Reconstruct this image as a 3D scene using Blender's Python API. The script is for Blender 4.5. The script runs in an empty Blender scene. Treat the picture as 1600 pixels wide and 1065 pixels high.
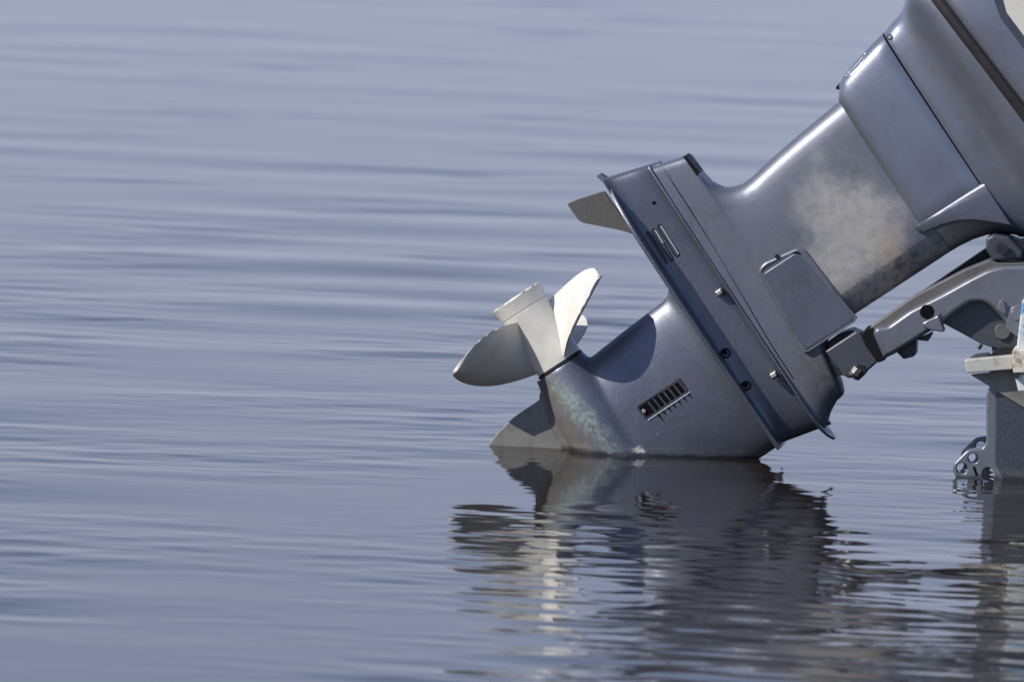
import bpy, bmesh, math, random
import numpy as np
from mathutils import Vector, Matrix
from mathutils.bvhtree import BVHTree
from mathutils.geometry import tessellate_polygon

random.seed(7)
rng = np.random.default_rng(11)
scene = bpy.context.scene
COL = scene.collection
PI = math.pi
R = math.radians

# ------------------------------------------------------------------ camera
S = 850.0                    # pixels (of the 1600 wide photograph) per metre at the motor
DIST = 18.0
ELEV = R(5.0)
ROLL = R(2.3)                # the horizon drops slightly towards the right
FPX = S * DIST
TARGET = Vector((0, 0, 0.207))
cam_pos = TARGET + DIST * Vector((0, -math.cos(ELEV), math.sin(ELEV)))
cam_d = bpy.data.cameras.new('camera')
cam = bpy.data.objects.new('camera', cam_d)
COL.objects.link(cam)
fwd = (TARGET - cam_pos).normalized()
right = fwd.cross(Vector((0, 0, 1))).normalized()
up = right.cross(fwd)
r2 = right * math.cos(ROLL) + up * math.sin(ROLL)
u2 = up * math.cos(ROLL) - right * math.sin(ROLL)
CM = Matrix((r2, u2, -fwd)).transposed()
cam.matrix_world = Matrix.Translation(cam_pos) @ CM.to_4x4()
cam_d.sensor_width = 36.0
cam_d.lens = FPX * 36.0 / 1600.0
cam_d.clip_end = 20000.0
cam_d.dof.use_dof = True
cam_d.dof.focus_distance = DIST - 0.05
cam_d.dof.aperture_fstop = 8.0
scene.camera = cam

# ------------------------------------------------------------------ sky and sun
SUN = Vector((-0.71, -0.39, 0.58)).normalized()      # towards the sun
world = bpy.data.worlds.new('World')
scene.world = world
world.use_nodes = True
wn = world.node_tree.nodes
wl = world.node_tree.links
wn.clear()
sky = wn.new('ShaderNodeTexSky')
sky.sky_type = 'NISHITA'
sky.sun_disc = False
sky.sun_elevation = math.asin(SUN.z)
sky.sun_rotation = math.atan2(SUN.x, SUN.y)
sky.air_density = 1.0
sky.dust_density = 0.4
sky.ozone_density = 4.0
bg = wn.new('ShaderNodeBackground')
bg.inputs['Strength'].default_value = 0.09
wo = wn.new('ShaderNodeOutputWorld')
# thin high cloud, the same all round
wtc = wn.new('ShaderNodeTexCoord')
wsep = wn.new('ShaderNodeSeparateXYZ')
wl.new(wtc.outputs['Generated'], wsep.inputs[0])
wz = wn.new('ShaderNodeMath'); wz.operation = 'MAXIMUM'; wz.inputs[1].default_value = 0.0
wl.new(wsep.outputs['Z'], wz.inputs[0])
wza = wn.new('ShaderNodeMath'); wza.operation = 'ADD'; wza.inputs[1].default_value = 0.12
wl.new(wz.outputs[0], wza.inputs[0])
wdx = wn.new('ShaderNodeMath'); wdx.operation = 'DIVIDE'
wdy = wn.new('ShaderNodeMath'); wdy.operation = 'DIVIDE'
wl.new(wsep.outputs['X'], wdx.inputs[0]); wl.new(wza.outputs[0], wdx.inputs[1])
wl.new(wsep.outputs['Y'], wdy.inputs[0]); wl.new(wza.outputs[0], wdy.inputs[1])
wcm = wn.new('ShaderNodeCombineXYZ')
wl.new(wdx.outputs[0], wcm.inputs[0]); wl.new(wdy.outputs[0], wcm.inputs[1])
wno = wn.new('ShaderNodeTexNoise')
wno.inputs['Scale'].default_value = 1.1
wno.inputs['Detail'].default_value = 6.0
wno.inputs['Roughness'].default_value = 0.6
wl.new(wcm.outputs[0], wno.inputs['Vector'])
wmr = wn.new('ShaderNodeMapRange'); wmr.interpolation_type = 'SMOOTHSTEP'
wmr.inputs['From Min'].default_value = 0.42
wmr.inputs['From Max'].default_value = 0.72
wmr.inputs['To Max'].default_value = 0.55
wl.new(wno.outputs['Fac'], wmr.inputs['Value'])
wmx = wn.new('ShaderNodeMix'); wmx.data_type = 'RGBA'
wmx.inputs['B'].default_value = (4.85, 5.2, 7.0, 1)
whz = wn.new('ShaderNodeMapRange'); whz.interpolation_type = 'SMOOTHSTEP'     # haze towards the horizon
whz.inputs['From Min'].default_value = 0.0
whz.inputs['From Max'].default_value = 0.42
whz.inputs['To Min'].default_value = 0.9
whz.inputs['To Max'].default_value = 0.0
wl.new(wz.outputs[0], whz.inputs['Value'])
wmm = wn.new('ShaderNodeMath'); wmm.operation = 'MAXIMUM'
wl.new(whz.outputs[0], wmm.inputs[0]); wl.new(wmr.outputs[0], wmm.inputs[1])
wl.new(wmm.outputs[0], wmx.inputs['Factor'])
wti = wn.new('ShaderNodeMix'); wti.data_type = 'RGBA'; wti.blend_type = 'MULTIPLY'
wti.inputs['Factor'].default_value = 1.0
wti.inputs['B'].default_value = (0.92, 0.97, 1.16, 1)      # cool white balance
wl.new(sky.outputs[0], wti.inputs['A'])
wl.new(wti.outputs['Result'], wmx.inputs['A'])
wl.new(wmx.outputs['Result'], bg.inputs['Color'])
wl.new(bg.outputs[0], wo.inputs['Surface'])

sun_d = bpy.data.lights.new('sun', 'SUN')
sun_d.energy = 4.1
sun_d.angle = R(0.5)
sun_d.color = (1.0, 0.95, 0.87)
sun = bpy.data.objects.new('sun', sun_d)
COL.objects.link(sun)
sun.rotation_euler = (-SUN).to_track_quat('-Z', 'Y').to_euler()
sun.location = (-6, -4, 6)

scene.view_settings.view_transform = 'Standard'
scene.view_settings.look = 'None'
scene.view_settings.gamma = 1.0
scene.view_settings.use_curve_mapping = False
scene.view_settings.exposure = 0.2
scene.cycles.use_denoising = True
scene.cycles.max_bounces = 8
scene.cycles.sample_clamp_indirect = 6.0

# ------------------------------------------------------------------ photograph -> place
YAW = R(6.0)
U = Vector((math.cos(YAW), -math.sin(YAW), 0))        # along the boat, towards the bow
N = Vector((-math.sin(YAW), -math.cos(YAW), 0))       # across, towards the camera
ZV = Vector((0, 0, 1))


def ray(px, py):
    return (CM @ Vector(((px - 800) / FPX, -(py - 532.5) / FPX, -1))).normalized()


def hit_z0(px, py):
    d = ray(px, py)
    return cam_pos + d * (-cam_pos.z / d.z)


P0 = hit_z0(1000, 708)


def A(px, py, w=0.0):
    """the point seen at that pixel, w metres to the camera's side of the motor's centre plane"""
    d = ray(px, py)
    t = (w + N.dot(P0) - N.dot(cam_pos)) / N.dot(d)
    return cam_pos + d * t


def Cp(px, py, w=0.0):
    return A(px, py, 0) + N * w


# the motor's own frame: s runs up the shaft, a runs forward along the propeller axis
SX, SY = 0.8365, -0.548
AX, AY = 0.548, 0.8365


def sa(s, a):
    return (s * SX + a * AX, s * SY + a * AY)


def L(s, a, w=0.0):
    return Cp(*sa(s, a), w)


AV = (L(600, 1100) - L(600, 900)).normalized()
SV = (L(900, 900) - L(700, 900)).normalized()

# ------------------------------------------------------------------ object helpers


def empty(name, loc, label, cat, group=None):
    o = bpy.data.objects.new(name, None)
    COL.objects.link(o)
    o.location = loc
    o.empty_display_size = 0.1
    o['label'] = label
    o['category'] = cat
    if group:
        o['group'] = group
    return o


def put(o, parent):
    COL.objects.link(o)
    if parent is not None:
        o.parent = parent
        if parent.type == 'EMPTY':
            o.matrix_parent_inverse = Matrix.Translation(-parent.location)
    return o


def mesh_obj(name, verts, faces, mat, parent, sharp=35, bevel=0.0, seg=3, subsurf=0, label=None, attr=None):
    me = bpy.data.meshes.new(name)
    me.from_pydata([tuple(v) for v in verts], [], faces)
    bm = bmesh.new()
    bm.from_mesh(me)
    bmesh.ops.remove_doubles(bm, verts=bm.verts, dist=1e-6) if attr is None else None
    bmesh.ops.recalc_face_normals(bm, faces=bm.faces)
    bm.to_mesh(me)
    bm.free()
    me.polygons.foreach_set('use_smooth', [True] * len(me.polygons))
    if sharp is not None:
        me.set_sharp_from_angle(angle=R(sharp))
    if attr is not None:
        at = me.attributes.new('edge', 'FLOAT', 'POINT')
        at.data.foreach_set('value', attr)
    me.materials.append(mat)
    o = bpy.data.objects.new(name, me)
    put(o, parent)
    if bevel:
        b = o.modifiers.new('bevel', 'BEVEL')
        b.width = bevel
        b.segments = seg
        b.limit_method = 'ANGLE'
        b.angle_limit = R(38)
        b.harden_normals = True
    if subsurf:
        m = o.modifiers.new('sub', 'SUBSURF')
        m.levels = m.render_levels = subsurf
    if label:
        o['label'] = label
    return o


def fillet(poly, r, n=5):
    """round the corners of a pixel polygon; r one number or one per corner"""
    out = []
    k = len(poly)
    for i in range(k):
        p = Vector(poly[i]); a = Vector(poly[i - 1]); b = Vector(poly[(i + 1) % k])
        rr = r[i] if isinstance(r, (list, tuple)) else r
        da = a - p; db = b - p
        rr = min(rr, da.length * 0.48, db.length * 0.48)
        if rr <= 0.05:
            out.append(tuple(p)); continue
        p1 = p + da.normalized() * rr; p2 = p + db.normalized() * rr
        for j in range(n + 1):
            t = j / n
            q = p1 * (1 - t) ** 2 + p * 2 * t * (1 - t) + p2 * t * t
            out.append((q.x, q.y))
    return out


def spline(pts, n=6, closed=True):
    out = []
    k = len(pts)
    rngk = range(k) if closed else range(k - 1)
    for i in rngk:
        g = (lambda j: pts[j % k]) if closed else (lambda j: pts[max(0, min(k - 1, j))])
        p0, p1, p2, p3 = [Vector(g(j)) for j in (i - 1, i, i + 1, i + 2)]
        for j in range(n):
            t = j / n
            q = 0.5 * (2 * p1 + (p2 - p0) * t + (2 * p0 - 5 * p1 + 4 * p2 - p3) * t * t + (3 * p1 - p0 - 3 * p2 + p3) * t ** 3)
            out.append((q.x, q.y))
    if not closed:
        out.append(tuple(pts[-1]))
    return out


def circle(cx, cy, r, n=20, sx=1.0):
    return [(cx + r * sx * math.cos(2 * PI * i / n), cy + r * math.sin(2 * PI * i / n)) for i in range(n)]


def stadium(p, q, r, n=6):
    p = Vector(p); q = Vector(q)
    d = (q - p).normalized(); e = Vector((-d.y, d.x))
    out = []
    for c, s0 in ((q, -1), (p, 1)):
        for j in range(n + 1):
            t = PI * j / n
            v = c + (e * math.cos(t) * -s0 * -1 + d * math.sin(t) * -s0) * r if False else c + r * ((e * math.cos(t) + d * math.sin(t)) if s0 < 0 else (-e * math.cos(t) - d * math.sin(t)))
            out.append((v.x, v.y))
    return out


def inset(lp, d, hole=False):
    k = len(lp)
    area = sum(lp[i][0] * lp[(i + 1) % k][1] - lp[(i + 1) % k][0] * lp[i][1] for i in range(k))
    sg = (1 if area > 0 else -1) * (-1 if hole else 1)
    out = []
    for i in range(k):
        p = Vector(lp[i]); a = Vector(lp[i - 1]); b = Vector(lp[(i + 1) % k])
        e1 = (p - a).normalized(); e2 = (b - p).normalized()
        n1 = Vector((-e1.y, e1.x)); n2 = Vector((-e2.y, e2.x))
        m = n1 + n2
        m = m / max(0.5, m.length_squared / 2) if m.length > 1e-6 else n1
        q = p + m * (d * sg)
        out.append((q.x, q.y))
    return out


def rplate(name, outline, w0, w1, mat, parent, holes=(), rb=4.0, depth=None, hb=1.0, n=4, sharp=30, label=None):
    """like plate, with a rounded near rim: rb pixels wide (hb round the holes)"""
    loops = [list(outline)] + [list(h) for h in holes]
    verts, faces, tops, tl = [], [], [], []
    for li, lp in enumerate(loops):
        b = hb if li else rb
        dz = (depth or b * px_m_) if li == 0 else b * px_m_
        rings = [(lp, w0), (lp, w1 - dz)]
        for j in range(1, n + 1):
            an = PI / 2 * j / n
            rings.append((inset(lp, b * (1 - math.cos(an)), li > 0), w1 - dz * (1 - math.sin(an))))
        ids = []
        for pl, w in rings:
            r_ = []
            for x, y in pl:
                base = A(x, y, w1)
                r_.append(len(verts)); verts.append(base + N * (w - w1))
            ids.append(r_)
        k = len(lp)
        for u in range(len(ids) - 1):
            for i in range(k):
                j = (i + 1) % k
                faces.append([ids[u][i], ids[u][j], ids[u + 1][j], ids[u + 1][i]])
        pl2 = inset(rings[-1][0], 0.5, li > 0)
        ids2 = []
        for x, y in pl2:
            ids2.append(len(verts)); verts.append(A(x, y, w1))
        for i in range(k):
            j = (i + 1) % k
            faces.append([ids[-1][i], ids[-1][j], ids2[j], ids2[i]])
        tl.append((pl2, ids2, ids[0]))
    flat_t = [i for _, t_, _ in tl for i in t_]
    flat_b = [i for _, _, b_ in tl for i in b_]
    for t_ in tessellate_polygon([[Vector((x, y, 0)) for x, y in pl] for pl, _, _ in tl]):
        faces.append([flat_t[i] for i in t_]); faces.append([flat_b[i] for i in t_][::-1])
    return mesh_obj(name, verts, faces, mat, parent, sharp=sharp, label=label)


px_m_ = 1 / S


def plate(name, outline, w0, w1, mat, parent, holes=(), bevel=0.0, seg=3, sharp=35, label=None):
    """a solid whose near face (at w1) shows exactly this pixel outline; w0, w1 numbers or functions of the pixel"""
    f0 = w0 if callable(w0) else (lambda x, y: w0)
    f1 = w1 if callable(w1) else (lambda x, y: w1)
    loops = [list(outline)] + [list(h) for h in holes]
    verts, near, far = [], [], []
    flat = []
    for lp in loops:
        ni, fi = [], []
        for (x, y) in lp:
            v = A(x, y, f1(x, y))
            ni.append(len(verts)); verts.append(v)
            fi.append(len(verts)); verts.append(v + N * (f0(x, y) - f1(x, y)))
            flat.append((ni[-1], fi[-1]))
        near.append(ni); far.append(fi)
    faces = []
    if not holes:
        faces.append(near[0]); faces.append(far[0][::-1])
    else:
        tri = tessellate_polygon([[Vector((x, y, 0)) for x, y in lp] for lp in loops])
        for t in tri:
            faces.append([flat[i][0] for i in t]); faces.append([flat[i][1] for i in t][::-1])
    for ni, fi in zip(near, far):
        k = len(ni)
        for i in range(k):
            j = (i + 1) % k
            faces.append([ni[i], fi[i], fi[j], ni[j]])
    return mesh_obj(name, verts, faces, mat, parent, sharp=sharp, bevel=bevel, seg=seg, label=label)


def cyl(name, p, q, r, mat, parent, n=20, r2=None, bevel=0.0, sharp=35, label=None, rings=None):
    p = Vector(p); q = Vector(q)
    d = (q - p).normalized()
    x = d.orthogonal().normalized(); y = d.cross(x)
    rings = rings or [(0, r), (1, r if r2 is None else r2)]
    verts, faces = [], []
    for t, rr in rings:
        c = p.lerp(q, t)
        for i in range(n):
            an = 2 * PI * (i + 0.5) / n
            verts.append(c + (x * math.cos(an) + y * math.sin(an)) * rr)
    for k in range(len(rings) - 1):
        for i in range(n):
            j = (i + 1) % n
            faces.append([k * n + i, k * n + j, (k + 1) * n + j, (k + 1) * n + i])
    faces.append(list(range(n))[::-1])
    faces.append([(len(rings) - 1) * n + i for i in range(n)])
    return mesh_obj(name, verts, faces, mat, parent, sharp=sharp, bevel=bevel, label=label)


def superell(n_aft, n_fore, m=26):
    """(t, w) round one side, aft to fore, t in 0..1"""
    out = []
    for i in range(m + 1):
        ph = PI * i / m
        c, s_ = math.cos(ph), math.sin(ph)
        n = n_aft if c > 0 else n_fore
        t = 0.5 - 0.5 * math.copysign(abs(c) ** (2 / n), c)
        out.append((t, max(0.0, s_) ** (2 / n)))
    return out


def loft(name, slices, mat, parent, sharp=35, bevel=0.0, section=None, build=True, label=None):
    """slices: (s_aft, a_aft, s_fore, a_fore, w, n_aft, n_fore)"""
    verts, faces = [], []
    k = None
    for sl in slices:
        s0, a0, s1, a1, w, n0, n1 = sl[:7]
        sec = sl[7] if len(sl) > 7 and sl[7] else (section or superell(n0, n1))
        ring = [(t, f) for t, f in sec] + [(t, -f) for t, f in sec[-2:0:-1]]
        k = len(ring)
        for t, f in ring:
            verts.append(L(s0 + (s1 - s0) * t, a0 + (a1 - a0) * t, w * f))
    for i in range(len(slices) - 1):
        for j in range(k):
            q = (j + 1) % k
            faces.append([i * k + j, i * k + q, (i + 1) * k + q, (i + 1) * k + j])
    faces.append(list(range(k)))
    faces.append([(len(slices) - 1) * k + j for j in range(k)])
    if not build:
        return verts, faces
    return mesh_obj(name, verts, faces, mat, parent, sharp=sharp, bevel=bevel, label=label)


# ------------------------------------------------------------------ materials


class NT:
    def __init__(self, name):
        self.m = bpy.data.materials.new(name)
        self.m.use_nodes = True
        self.t = self.m.node_tree
        self.n = self.t.nodes
        self.p = self.n['Principled BSDF']
        self.tc = self.n.new('ShaderNodeTexCoord')

    def link(self, a, b):
        self.t.links.new(a, b)

    def val(self, sock, v):
        if hasattr(v, 'node'):
            self.link(v, sock)
        else:
            sock.default_value = v

    def math(self, op, a, b=0.0, clamp=False):
        x = self.n.new('ShaderNodeMath'); x.operation = op; x.use_clamp = clamp
        self.val(x.inputs[0], a); self.val(x.inputs[1], b)
        return x.outputs[0]

    def noise(self, scale, detail=4, rough=0.55, vec=None, dist=0.0):
        x = self.n.new('ShaderNodeTexNoise')
        x.inputs['Scale'].default_value = scale
        x.inputs['Detail'].default_value = detail
        x.inputs['Roughness'].default_value = rough
        x.inputs['Distortion'].default_value = dist
        self.link(vec if vec is not None else self.tc.outputs['Object'], x.inputs['Vector'])
        return x.outputs['Fac']

    def step(self, v, a, b, lo=0.0, hi=1.0):
        x = self.n.new('ShaderNodeMapRange'); x.interpolation_type = 'SMOOTHSTEP'
        self.val(x.inputs['Value'], v)
        x.inputs['From Min'].default_value = a; x.inputs['From Max'].default_value = b
        x.inputs['To Min'].default_value = lo; x.inputs['To Max'].default_value = hi
        return x.outputs[0]

    def mix(self, f, a, b):
        x = self.n.new('ShaderNodeMix'); x.data_type = 'RGBA'
        self.val(x.inputs['Factor'], f)
        for k, v in (('A', a), ('B', b)):
            if hasattr(v, 'node'):
                self.link(v, x.inputs[k])
            else:
                x.inputs[k].default_value = (*v, 1)
        return x.outputs['Result']

    def dot(self, v, vec):
        x = self.n.new('ShaderNodeVectorMath'); x.operation = 'DOT_PRODUCT'
        self.link(v, x.inputs[0]); x.inputs[1].default_value = vec
        return x.outputs['Value']

    def blob(self, centre, d1, r1, d2, r2, wob=0.35, nscale=14, soft=0.35):
        """a stain with its own uneven outline: 1 inside, 0 outside"""
        sub = self.n.new('ShaderNodeVectorMath'); sub.operation = 'SUBTRACT'
        self.link(self.tc.outputs['Object'], sub.inputs[0]); sub.inputs[1].default_value = centre
        x = self.math('DIVIDE', self.dot(sub.outputs[0], d1), r1)
        y = self.math('DIVIDE', self.dot(sub.outputs[0], d2), r2)
        d = self.math('SQRT', self.math('ADD', self.math('MULTIPLY', x, x), self.math('MULTIPLY', y, y)))
        nz = self.math('MULTIPLY', self.math('SUBTRACT', self.noise(nscale, 7, 0.65), 0.5), wob * 2)
        d = self.math('ADD', d, nz)
        return self.step(d, 1 - soft, 1 + soft * 0.4, 1.0, 0.0)

    def bump(self, h, strength, dist):
        b = self.n.new('ShaderNodeBump')
        b.inputs['Strength'].default_value = strength
        b.inputs['Distance'].default_value = dist
        self.link(h, b.inputs['Height'])
        self.link(b.outputs[0], self.p.inputs['Normal'])


def paint(name, base=(0.148, 0.158, 0.192), metallic=0.66, rough=0.43, stains=(), grime=0.25, coat=0.14, flake=1.0):
    t = NT(name)
    col = t.mix(t.step(t.noise(9, 5), 0.35, 0.75), base, tuple(c * 0.86 for c in base))
    # metallic flake
    vo = t.n.new('ShaderNodeTexVoronoi'); vo.inputs['Scale'].default_value = 620
    t.link(t.tc.outputs['Object'], vo.inputs['Vector'])
    hs = t.n.new('ShaderNodeSeparateColor'); t.link(vo.outputs['Color'], hs.inputs[0])
    col = t.mix(t.step(hs.outputs[0], 0.88, 1.0, 0, 0.35 * flake), col, (0.34, 0.35, 0.40))
    col = t.mix(t.step(t.noise(900, 2, 0.8), 0.74, 0.80, 0, 0.6 * flake), col, (0.55, 0.55, 0.58))
    # scratches and grime
    mp = t.n.new('ShaderNodeMapping'); mp.inputs['Scale'].default_value = (40, 40, 900)
    mp.inputs['Rotation'].default_value = (0.2, 0.7, 0.1)
    t.link(t.tc.outputs['Object'], mp.inputs['Vector'])
    sc = t.step(t.noise(1.0, 3, 0.6, mp.outputs[0]), 0.66, 0.74, 0, 0.6)
    sc = t.math('MULTIPLY', sc, t.step(t.noise(7, 3), 0.5, 0.7))
    col = t.mix(sc, col, (0.30, 0.31, 0.34))
    gm = t.step(t.noise(16, 8, 0.7, dist=0.6), 0.5, 0.72, 0, grime)
    col = t.mix(gm, col, (0.085, 0.075, 0.065))
    met = metallic
    rgh = t.math('ADD', t.math('MULTIPLY', t.noise(30, 6, 0.7), 0.16), rough - 0.08)
    # pale mineral runs down the surface
    mr = t.n.new('ShaderNodeMapping'); mr.inputs['Scale'].default_value = (95, 95, 5)
    t.link(t.tc.outputs['Object'], mr.inputs['Vector'])
    runs = t.math('MULTIPLY', t.step(t.noise(1.0, 5, 0.6, mr.outputs[0]), 0.58, 0.72, 0, 0.16), t.step(t.noise(8, 3), 0.4, 0.65))
    col = t.mix(runs, col, (0.36, 0.36, 0.36))
    for (mask_fn, colr, amt) in stains:
        m = t.math('MULTIPLY', mask_fn(t), amt)
        col = t.mix(m, col, colr)
        rgh = t.math('ADD', rgh, t.math('MULTIPLY', m, 0.35))
        met = t.math('MULTIPLY', t.math('SUBTRACT', 1.0, m), met)
    # chips in the paint, in patches
    chips = t.math('MULTIPLY', t.step(t.noise(240, 2, 0.6), 0.70, 0.73, 0, 0.7), t.step(t.noise(11, 4, 0.6), 0.50, 0.62))
    col = t.mix(chips, col, (0.42, 0.42, 0.42))
    # wet film just above the water
    sz = t.n.new('ShaderNodeSeparateXYZ'); t.link(t.tc.outputs['Object'], sz.inputs[0])
    wet = t.step(t.math('ADD', sz.outputs['Z'], t.math('MULTIPLY', t.math('SUBTRACT', t.noise(35, 4), 0.5), 0.014)), 0.003, 0.009, 1.0, 0.0)
    col = t.mix(t.math('MULTIPLY', wet, 0.7), col, (0.045, 0.042, 0.040))
    zz = t.math('ADD', sz.outputs['Z'], t.math('MULTIPLY', t.math('SUBTRACT', t.noise(28, 5), 0.5), 0.016))
    tide = t.math('MULTIPLY', t.step(zz, 0.008, 0.012), t.step(zz, 0.013, 0.026, 1.0, 0.0))
    col = t.mix(t.math('MULTIPLY', tide, t.step(t.noise(130, 6, 0.7), 0.4, 0.62, 0.05, 0.4)), col, (0.30, 0.28, 0.23))
    rgh = t.math('MULTIPLY', rgh, t.math('SUBTRACT', 1.0, t.math('MULTIPLY', wet, 0.6)))
    t.link(col, t.p.inputs['Base Color'])
    t.val(t.p.inputs['Roughness'], rgh)
    t.val(t.p.inputs['Metallic'], met)
    t.p.inputs['Coat Weight'].default_value = coat
    t.p.inputs['Coat Roughness'].default_value = 0.28
    t.bump(t.math('ADD', t.noise(420, 3, 0.6), t.math('MULTIPLY', t.noise(60, 3), 1.5)), 0.10, 0.0012)
    return t.m


def plain(name, base, metallic=0.0, rough=0.5, var=0.25, var_col=None, scale=40, bump=0.15, contrast=(0.4, 0.7), spec=0.5):
    t = NT(name)
    t.p.inputs['Specular IOR Level'].default_value = spec
    vc = var_col or tuple(c * 0.5 for c in base)
    col = t.mix(t.step(t.noise(scale, 7, 0.65, dist=0.4), contrast[0], contrast[1], 0, var), base, vc)
    t.link(col, t.p.inputs['Base Color'])
    t.val(t.p.inputs['Roughness'], t.math('ADD', t.math('MULTIPLY', t.noise(scale * 2, 5), 0.2), rough - 0.1))
    t.p.inputs['Metallic'].default_value = metallic
    if bump:
        t.bump(t.noise(scale * 6, 5, 0.65), bump, 0.002)
    return t.m


NV = tuple(N)
SVt, AVt = tuple(SV), tuple(AV)
M_paint = paint('grey_metallic_paint')
# bare weathered patch on the leg
LEGC = A(1335, 400, 0.058)


D1 = (A(1378, 500, 0.058) - A(1322, 250, 0.058)).normalized()
D2 = D1.cross(N).normalized()
LEGC = A(1340, 408, 0.058)


def leg_patch(t):
    return t.math('MULTIPLY', t.blob(tuple(LEGC), tuple(D1), 0.195, tuple(D2), 0.102, 0.8, 9, 0.5), t.step(t.noise(60, 11, 0.76), 0.30, 0.60, 0.5, 1.0))


def leg_fine(t):
    return t.math('MULTIPLY', t.blob(tuple(LEGC), tuple(D1), 0.19, tuple(D2), 0.10, 0.6, 20, 0.7), t.step(t.noise(330, 6, 0.75), 0.50, 0.66))


def leg_warm(t):
    return t.math('MULTIPLY', t.blob(tuple(A(1392, 392, 0.058)), tuple(D1), 0.075, tuple(D2), 0.035, 0.8, 25, 0.8), t.step(t.noise(70, 7, 0.7), 0.3, 0.65))


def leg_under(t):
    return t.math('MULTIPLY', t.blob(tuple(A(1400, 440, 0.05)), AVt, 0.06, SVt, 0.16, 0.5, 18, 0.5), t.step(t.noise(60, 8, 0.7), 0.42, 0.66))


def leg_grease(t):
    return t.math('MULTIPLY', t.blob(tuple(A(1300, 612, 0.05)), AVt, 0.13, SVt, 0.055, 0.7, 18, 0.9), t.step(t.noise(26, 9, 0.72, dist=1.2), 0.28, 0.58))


def leg_scuff(t):
    return t.math('MULTIPLY', t.blob(tuple(A(1300, 190, 0.05)), AVt, 0.05, SVt, 0.10, 0.6, 25, 0.8), t.step(t.noise(90, 8, 0.75, dist=1.0), 0.56, 0.66))


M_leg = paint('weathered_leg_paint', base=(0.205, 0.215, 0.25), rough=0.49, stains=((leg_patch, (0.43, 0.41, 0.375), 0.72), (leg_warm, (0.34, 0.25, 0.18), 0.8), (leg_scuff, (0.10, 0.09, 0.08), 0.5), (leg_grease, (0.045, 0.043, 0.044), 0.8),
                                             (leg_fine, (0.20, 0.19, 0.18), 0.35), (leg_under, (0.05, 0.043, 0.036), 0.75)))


def case_teal(t):
    return t.math('MULTIPLY', t.blob(tuple(A(915, 652, 0.055)), tuple((AV * 0.985 + SV * 0.17).normalized()), 0.115, tuple((SV * 0.985 - AV * 0.17).normalized()), 0.022, 1.0, 40, 0.7), t.step(t.noise(110, 9, 0.75), 0.38, 0.58))


def case_tail(t):
    return t.blob(tuple(A(850, 655, 0.03)), AVt, 0.22, SVt, 0.062, 0.35, 26, 0.5)


def case_tail2(t):
    return t.math('MULTIPLY', case_tail(t), t.step(t.noise(45, 8, 0.7), 0.40, 0.66))


def case_spot(t):
    return t.blob(tuple(A(998, 702, 0.05)), tuple(U), 0.013, (0, 0, 1), 0.007, 1.6, 160, 0.5)


def case_chips(t):
    return t.math('MULTIPLY', t.step(t.noise(170, 3, 0.7), 0.68, 0.72), t.blob(tuple(A(1060, 670, 0.05)), tuple(U), 0.16, (0, 0, 1), 0.05, 0.4, 20))


M_case = paint('gearcase_paint', base=(0.148, 0.158, 0.195), stains=(
    (case_tail, (0.155, 0.14, 0.125), 0.75), (case_tail2, (0.10, 0.085, 0.072), 0.6), (case_teal, (0.21, 0.285, 0.26), 0.8),
    (case_spot, (0.6, 0.56, 0.5), 0.9), (case_chips, (0.33, 0.37, 0.34), 0.8)))
M_skeg = plain('worn_skeg_aluminium', (0.21, 0.205, 0.19), 0.15, 0.6, 0.7, (0.13, 0.125, 0.12), 35, 0.2)
M_tab = plain('pitted_anode_metal', (0.10, 0.10, 0.098), 0.1, 0.75, 0.8, (0.24, 0.23, 0.20), 380, 0.6, (0.52, 0.68))
M_black = plain('black_rubber', (0.006, 0.006, 0.007), 0.0, 0.55, 0.3, spec=0.2)
M_dark = plain('recess_shade_black', (0.006, 0.006, 0.007), 0.0, 0.9, 0.2, bump=0, spec=0.05)  # near-black colour stands for the shade inside holes, slots and gaps
M_seal = plain('rubber_seal', (0.022, 0.019, 0.018), 0.0, 0.38, 0.5, (0.045, 0.036, 0.03), 20)
M_darkgrey = paint('dark_grey_paint', base=(0.065, 0.070, 0.085), metallic=0.3, rough=0.42, grime=0.5, coat=0.1, flake=0.3)
M_blackmetal = plain('mottled_black_metal', (0.02, 0.021, 0.026), 0.3, 0.45, 0.6, (0.05, 0.045, 0.04), 30)  # near-black metal with brownish mottling
M_bright = paint('bright_grey_casting', base=(0.18, 0.188, 0.215), metallic=0.5, rough=0.33, grime=0.35, coat=0.3)
M_steel = plain('stainless_steel', (0.55, 0.52, 0.46), 0.9, 0.28, 0.4, (0.25, 0.21, 0.16), 90)
M_zinc = plain('weathered_galvanised', (0.47, 0.46, 0.42), 0.15, 0.55, 0.8, (0.33, 0.28, 0.2), 45, 0.3, (0.45, 0.65))
M_cream = plain('cream_decal', (0.62, 0.60, 0.52), 0.0, 0.5, 0.4, (0.5, 0.49, 0.44), 200, 0.05)
M_slate = plain('slate_decal_border', (0.055, 0.066, 0.085), 0.1, 0.45, 0.3)
M_whiteplate = plain('white_decal', (0.75, 0.75, 0.76), 0.0, 0.4, 0.2, bump=0.05)
M_silver = plain('pale_edge_metal', (0.62, 0.62, 0.66), 0.5, 0.35, 0.3, bump=0.05)  # pale metallic tone for the slot and scoop lips

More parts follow.
